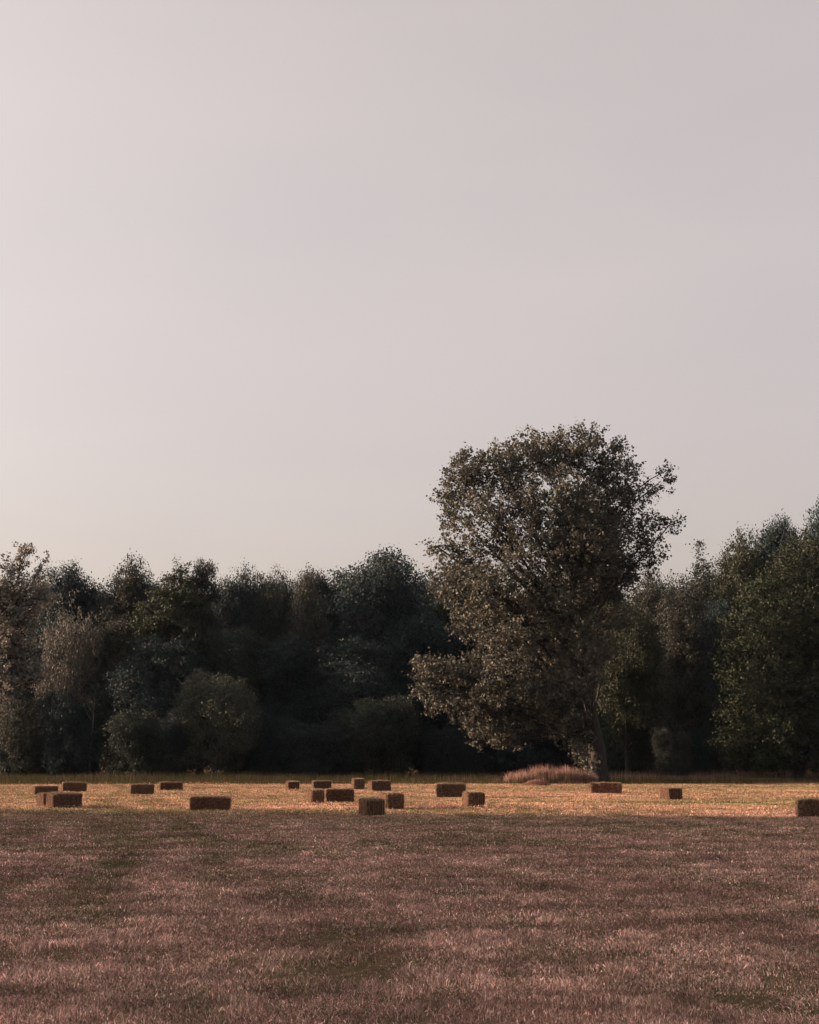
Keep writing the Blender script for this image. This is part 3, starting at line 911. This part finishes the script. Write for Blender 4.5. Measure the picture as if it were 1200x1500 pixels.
# ------------------------------------------------------------------ hay bales
def bale_mesh(seed, L=1.5, W=0.74, H=0.58):
    rng = np.random.default_rng(seed)
    nx, ny, nz = 44, 18, 14
    vs, fs, n0 = [], [], 0

    def sheet(o, a, b, na, nb):
        nonlocal n0
        s, t = np.meshgrid(np.linspace(0, 1, na + 1), np.linspace(0, 1, nb + 1), indexing='ij')
        p = np.array(o) + s[..., None] * np.array(a) + t[..., None] * np.array(b)
        vs.append(p.reshape(-1, 3))
        i = (np.arange(na)[:, None] * (nb + 1) + np.arange(nb)[None, :]).ravel()
        fs.append(np.stack([i, i + nb + 1, i + nb + 2, i + 1], 1) + n0)
        n0 += (na + 1) * (nb + 1)
    x, y, z = L / 2, W / 2, H
    sheet((-x, -y, 0), (L, 0, 0), (0, 0, H), nx, nz)
    sheet((x, y, 0), (-L, 0, 0), (0, 0, H), nx, nz)
    sheet((-x, y, 0), (0, -W, 0), (0, 0, H), ny, nz)
    sheet((x, -y, 0), (0, W, 0), (0, 0, H), ny, nz)
    sheet((-x, -y, H), (L, 0, 0), (0, W, 0), nx, ny)
    sheet((-x, y, 0), (L, 0, 0), (0, -W, 0), nx, ny)
    v = np.concatenate(vs)
    # round the edges: pull towards a rounded box
    c = np.array([0, 0, H / 2])
    half = np.array([x, y, H / 2])
    rr = 0.06
    q = v - c
    inner = np.clip(q, -(half - rr), half - rr)
    d = q - inner
    ln = np.linalg.norm(d, axis=1)[:, None]
    q = np.where(ln > 1e-6, inner + d / np.maximum(ln, 1e-6) * rr, q)
    # flakes: each slab of hay along the length stands in or out a little and slumps a little
    nf = 11
    edges = np.sort(rng.uniform(-x, x, nf))
    fl = np.searchsorted(edges, q[:, 0])
    off = rng.uniform(-0.022, 0.012, nf + 1)[fl]
    groove = np.min(np.abs(q[:, 0][:, None] - edges[None, :]), axis=1)
    off = off - 0.035 * np.exp(-(groove / 0.014) ** 2)
    noise = (fbm(q[:, 0] * 5 + seed, q[:, 1] * 5, q[:, 2] * 5, seed=seed) - 0.5) * 0.12 + (vnoise(q[:, 0] * 26, q[:, 1] * 26, q[:, 2] * 26, seed=seed + 3) - 0.5) * 0.03
    dirn = np.stack([q[:, 0] * 0.15 / x, q[:, 1] / y, q[:, 2] / (H / 2)], 1)
    q = q + dirn * off[:, None] + q / np.linalg.norm(q, axis=1)[:, None] * noise[:, None]
    q[:, 0] += 0.05 * (q[:, 2] / H) * rng.uniform(-1, 1)                    # a slight lean
    sag = rng.uniform(0, 0.05, 4)                                           # corners slump unevenly
    q[:, 2] -= np.clip(q[:, 2] / (H / 2), 0, 1) * (sag[0] * np.clip(q[:, 0] / x, 0, 1) ** 3 + sag[1] * np.clip(-q[:, 0] / x, 0, 1) ** 3 + 0.5 * sag[2] * np.clip(q[:, 1] / y, 0, 1) ** 3 + 0.5 * sag[3] * np.clip(-q[:, 1] / y, 0, 1) ** 3)
    v = q + c
    v[:, 2] = np.where(v[:, 2] < 0.03, -0.01, v[:, 2])
    f = np.concatenate(fs)
    # loose stalks sticking out
    m = 2600
    k = rng.integers(0, len(v), m)
    p = v[k]
    nrm = (p - c) / half
    nrm = np.sign(nrm) * np.abs(nrm) ** 6
    nrm /= np.linalg.norm(nrm, axis=1)[:, None] + 1e-9
    dr = nrm * 0.5 + rng.normal(0, 0.6, (m, 3))
    dr /= np.linalg.norm(dr, axis=1)[:, None]
    ln = rng.uniform(0.04, 0.12, m)[:, None]
    sd = np.cross(dr, rng.normal(0, 1, (m, 3)))
    sd /= np.linalg.norm(sd, axis=1)[:, None] + 1e-9
    tri = np.stack([p - sd * 0.006, p + sd * 0.006, p + dr * ln], 1).reshape(-1, 3)
    ti = np.arange(m * 3).reshape(-1, 3) + len(v)
    me = mesh('hay_body', np.concatenate([v, tri]), [f, ti])
    me.polygons.foreach_set('material_index', np.concatenate([np.zeros(len(f), np.int32), np.ones(len(ti), np.int32)]))
    return me


def twine_mesh(y, L=1.5, H=0.58):
    a = L / 2 - 0.005
    pts = [(-a, y, 0.03), (-a - 0.012, y, H * 0.5), (-a, y, H - 0.03), (-a + 0.06, y, H + 0.004), (0, y, H + 0.006), (a - 0.06, y, H + 0.004), (a, y, H - 0.03), (a + 0.012, y, H * 0.5), (a, y, 0.03)]
    v, f = tube(pts, [0.006] * len(pts), 4)
    return mesh('twine', v, [f])


BALE = [bale_mesh(300 + i) for i in range(5)]
TWINE = [twine_mesh(y) for y in (-0.26, -0.09, 0.09, 0.26)]
for b in BALE:
    b.materials.append(M_HAY)
    b.materials.append(M_STALK)
for b in TWINE:
    b.materials.append(M_TWINE)

# u0, u1, vtop, vbottom of each bale in the photo, yaw in degrees (0 = long side facing the viewer), label
BALES = [
    (47, 84, 1152, 1165, 16, 'hay bale before the dark grass, just beyond the touching pair of bales'),
    (91, 126, 1146, 1160, 6, 'far hay bale against the grass margin beyond the touching pair'),
    (54, 106, 1162, 1182, 26, 'rear bale of the touching pair, mostly hidden'),
    (68, 119, 1163, 1184, 26, 'front bale of the touching pair, casting a shadow over the stubble'),
    (188, 225, 1149, 1164, 14, 'solitary hay bale midway between the touching pair and the large-looking single bale'),
    (233, 267, 1146, 1158, 8, 'low hay bale against the grass below the willow bush'),
    (279, 336, 1167, 1188, 0, 'long ragged-topped bale lying alone at the shade edge, side-on'),
    (418, 438, 1145, 1158, 98, 'small far bale with a sunlit flank, end-on at the grass margin'),
    (457, 485, 1144, 1157, 10, 'far bale directly beyond the two end-to-end bales'),
    (451, 475, 1157, 1178, 96, 'end-on bale with a sunlit edge, meeting a long side-on bale'),
    (477, 518, 1156, 1175, 3, 'long side-on bale touching an end-on one in the middle of the strip'),
    (515, 534, 1141, 1156, 96, 'farthest small bale in the dark grass margin, middle of the field'),
    (539, 573, 1144, 1159, 24, 'far bale turned at an angle with its pale end showing, middle of the field'),
    (525, 564, 1171, 1196, 102, 'bale in full shade closest to the viewer, overlapping another behind it'),
    (556, 592, 1162, 1186, 98, 'squat bale on the shade edge directly behind the fully shaded bale'),
    (639, 682, 1148, 1168, 2, 'long dark bale side-on before the poplar boughs, with a pale top'),
    (677, 710, 1161, 1184, 100, 'end-on bale with a glowing ragged flank on the shade edge'),
    (866, 911, 1147, 1162, -5, 'long reddish bale lying in front of the poplar trunk'),
    (967, 1000, 1154, 1172, 108, 'solitary bale with one broad golden sunlit face beyond the poplar'),
    (1167, 1222, 1171, 1198, 10, 'bale cut off by the edge of the view on the shade edge'),
]
rngb = np.random.default_rng(40)
for i, (u0, u1, vt, vb, yaw, lab) in enumerate(BALES):
    g = ground((u0 + u1) / 2, vb)
    a = R(yaw) + math.atan((600 - (u0 + u1) / 2) / F)
    av = R(yaw)
    dep = (1.5 * abs(math.sin(av)) + 0.74 * abs(math.cos(av))) * 0.5
    Y = g.y + dep
    want = (u1 - u0) / F * (g.y + dep * 0.5)
    have = 1.5 * abs(math.cos(av)) + 0.74 * abs(math.sin(av))
    s = want / have
    hz = (vb - vt) / F * g.y / 0.60
    t = thing('hay_bale', lab, 'hay bale', (at((u0 + u1) / 2, vb, Y).x, Y, 0), 'square hay bales on the field')
    t.rotation_euler.z = a
    sl = min(max(s, 0.82), 1.2)
    t.scale = (sl, sl, min(max(hz, 0.8), 1.25))
    b = link('hay_body', BALE[i % 5], None, t)
    kk = rngb.uniform(0.72, 1.15) if i != 18 else 0.66
    red = rngb.uniform(0.82, 1.0)
    b.color = (kk * (1.25 if i == 17 else 1.0), kk * red, kk * red * 0.97, 1)
    for w in TWINE:
        link('twine', w, None, t)

# loose heap of hay in front of the seeding grass
hp = ground(786, 1151)
rh = np.random.default_rng(50)
n = 5000
a = rh.uniform(0, 6.283, n)
r = np.sqrt(rh.uniform(0, 1, n))
pos = np.stack([hp.x + 1.1 * r * np.cos(a), hp.y + 0.6 * r * np.sin(a), (1 - r ** 2) * 0.42 * rh.uniform(0.2, 1, n)], 1)
colr = STRAW * rh.uniform(0.6, 1.3, n)[:, None]
o = link('hay_heap', blades('hay_heap', pos, rh.uniform(0.1, 0.3, n), np.full(n, 0.014), rh.uniform(0.8, 1.5, n), colr, rh), M_BLADE)
tag(o, 'small loose heap of hay at the edge of the pinkish seeding grass', 'hay heap')


# ------------------------------------------------------------------ thin evening haze
hv = np.array([(x, y, z) for x in (-600.0, 600.0) for y in (-300.0, 700.0) for z in (-1.5, 45.0)])
hf = np.array([(0, 1, 3, 2), (4, 6, 7, 5), (0, 4, 5, 1), (2, 3, 7, 6), (0, 2, 6, 4), (1, 5, 7, 3)])
m_, N_, L_ = new_mat('haze')
pv = N_.new('ShaderNodeVolumePrincipled')
pv.inputs['Color'].default_value = (0.62, 0.80, 1.0, 1)
pv.inputs['Density'].default_value = 0.00003
o_ = N_.new('ShaderNodeOutputMaterial')
L_.new(pv.outputs[0], o_.inputs['Volume'])
o = link('haze', mesh('haze', hv, [hf]), m_)
tag(o, 'thin pale evening haze over the field and wood', 'haze', kind='stuff')
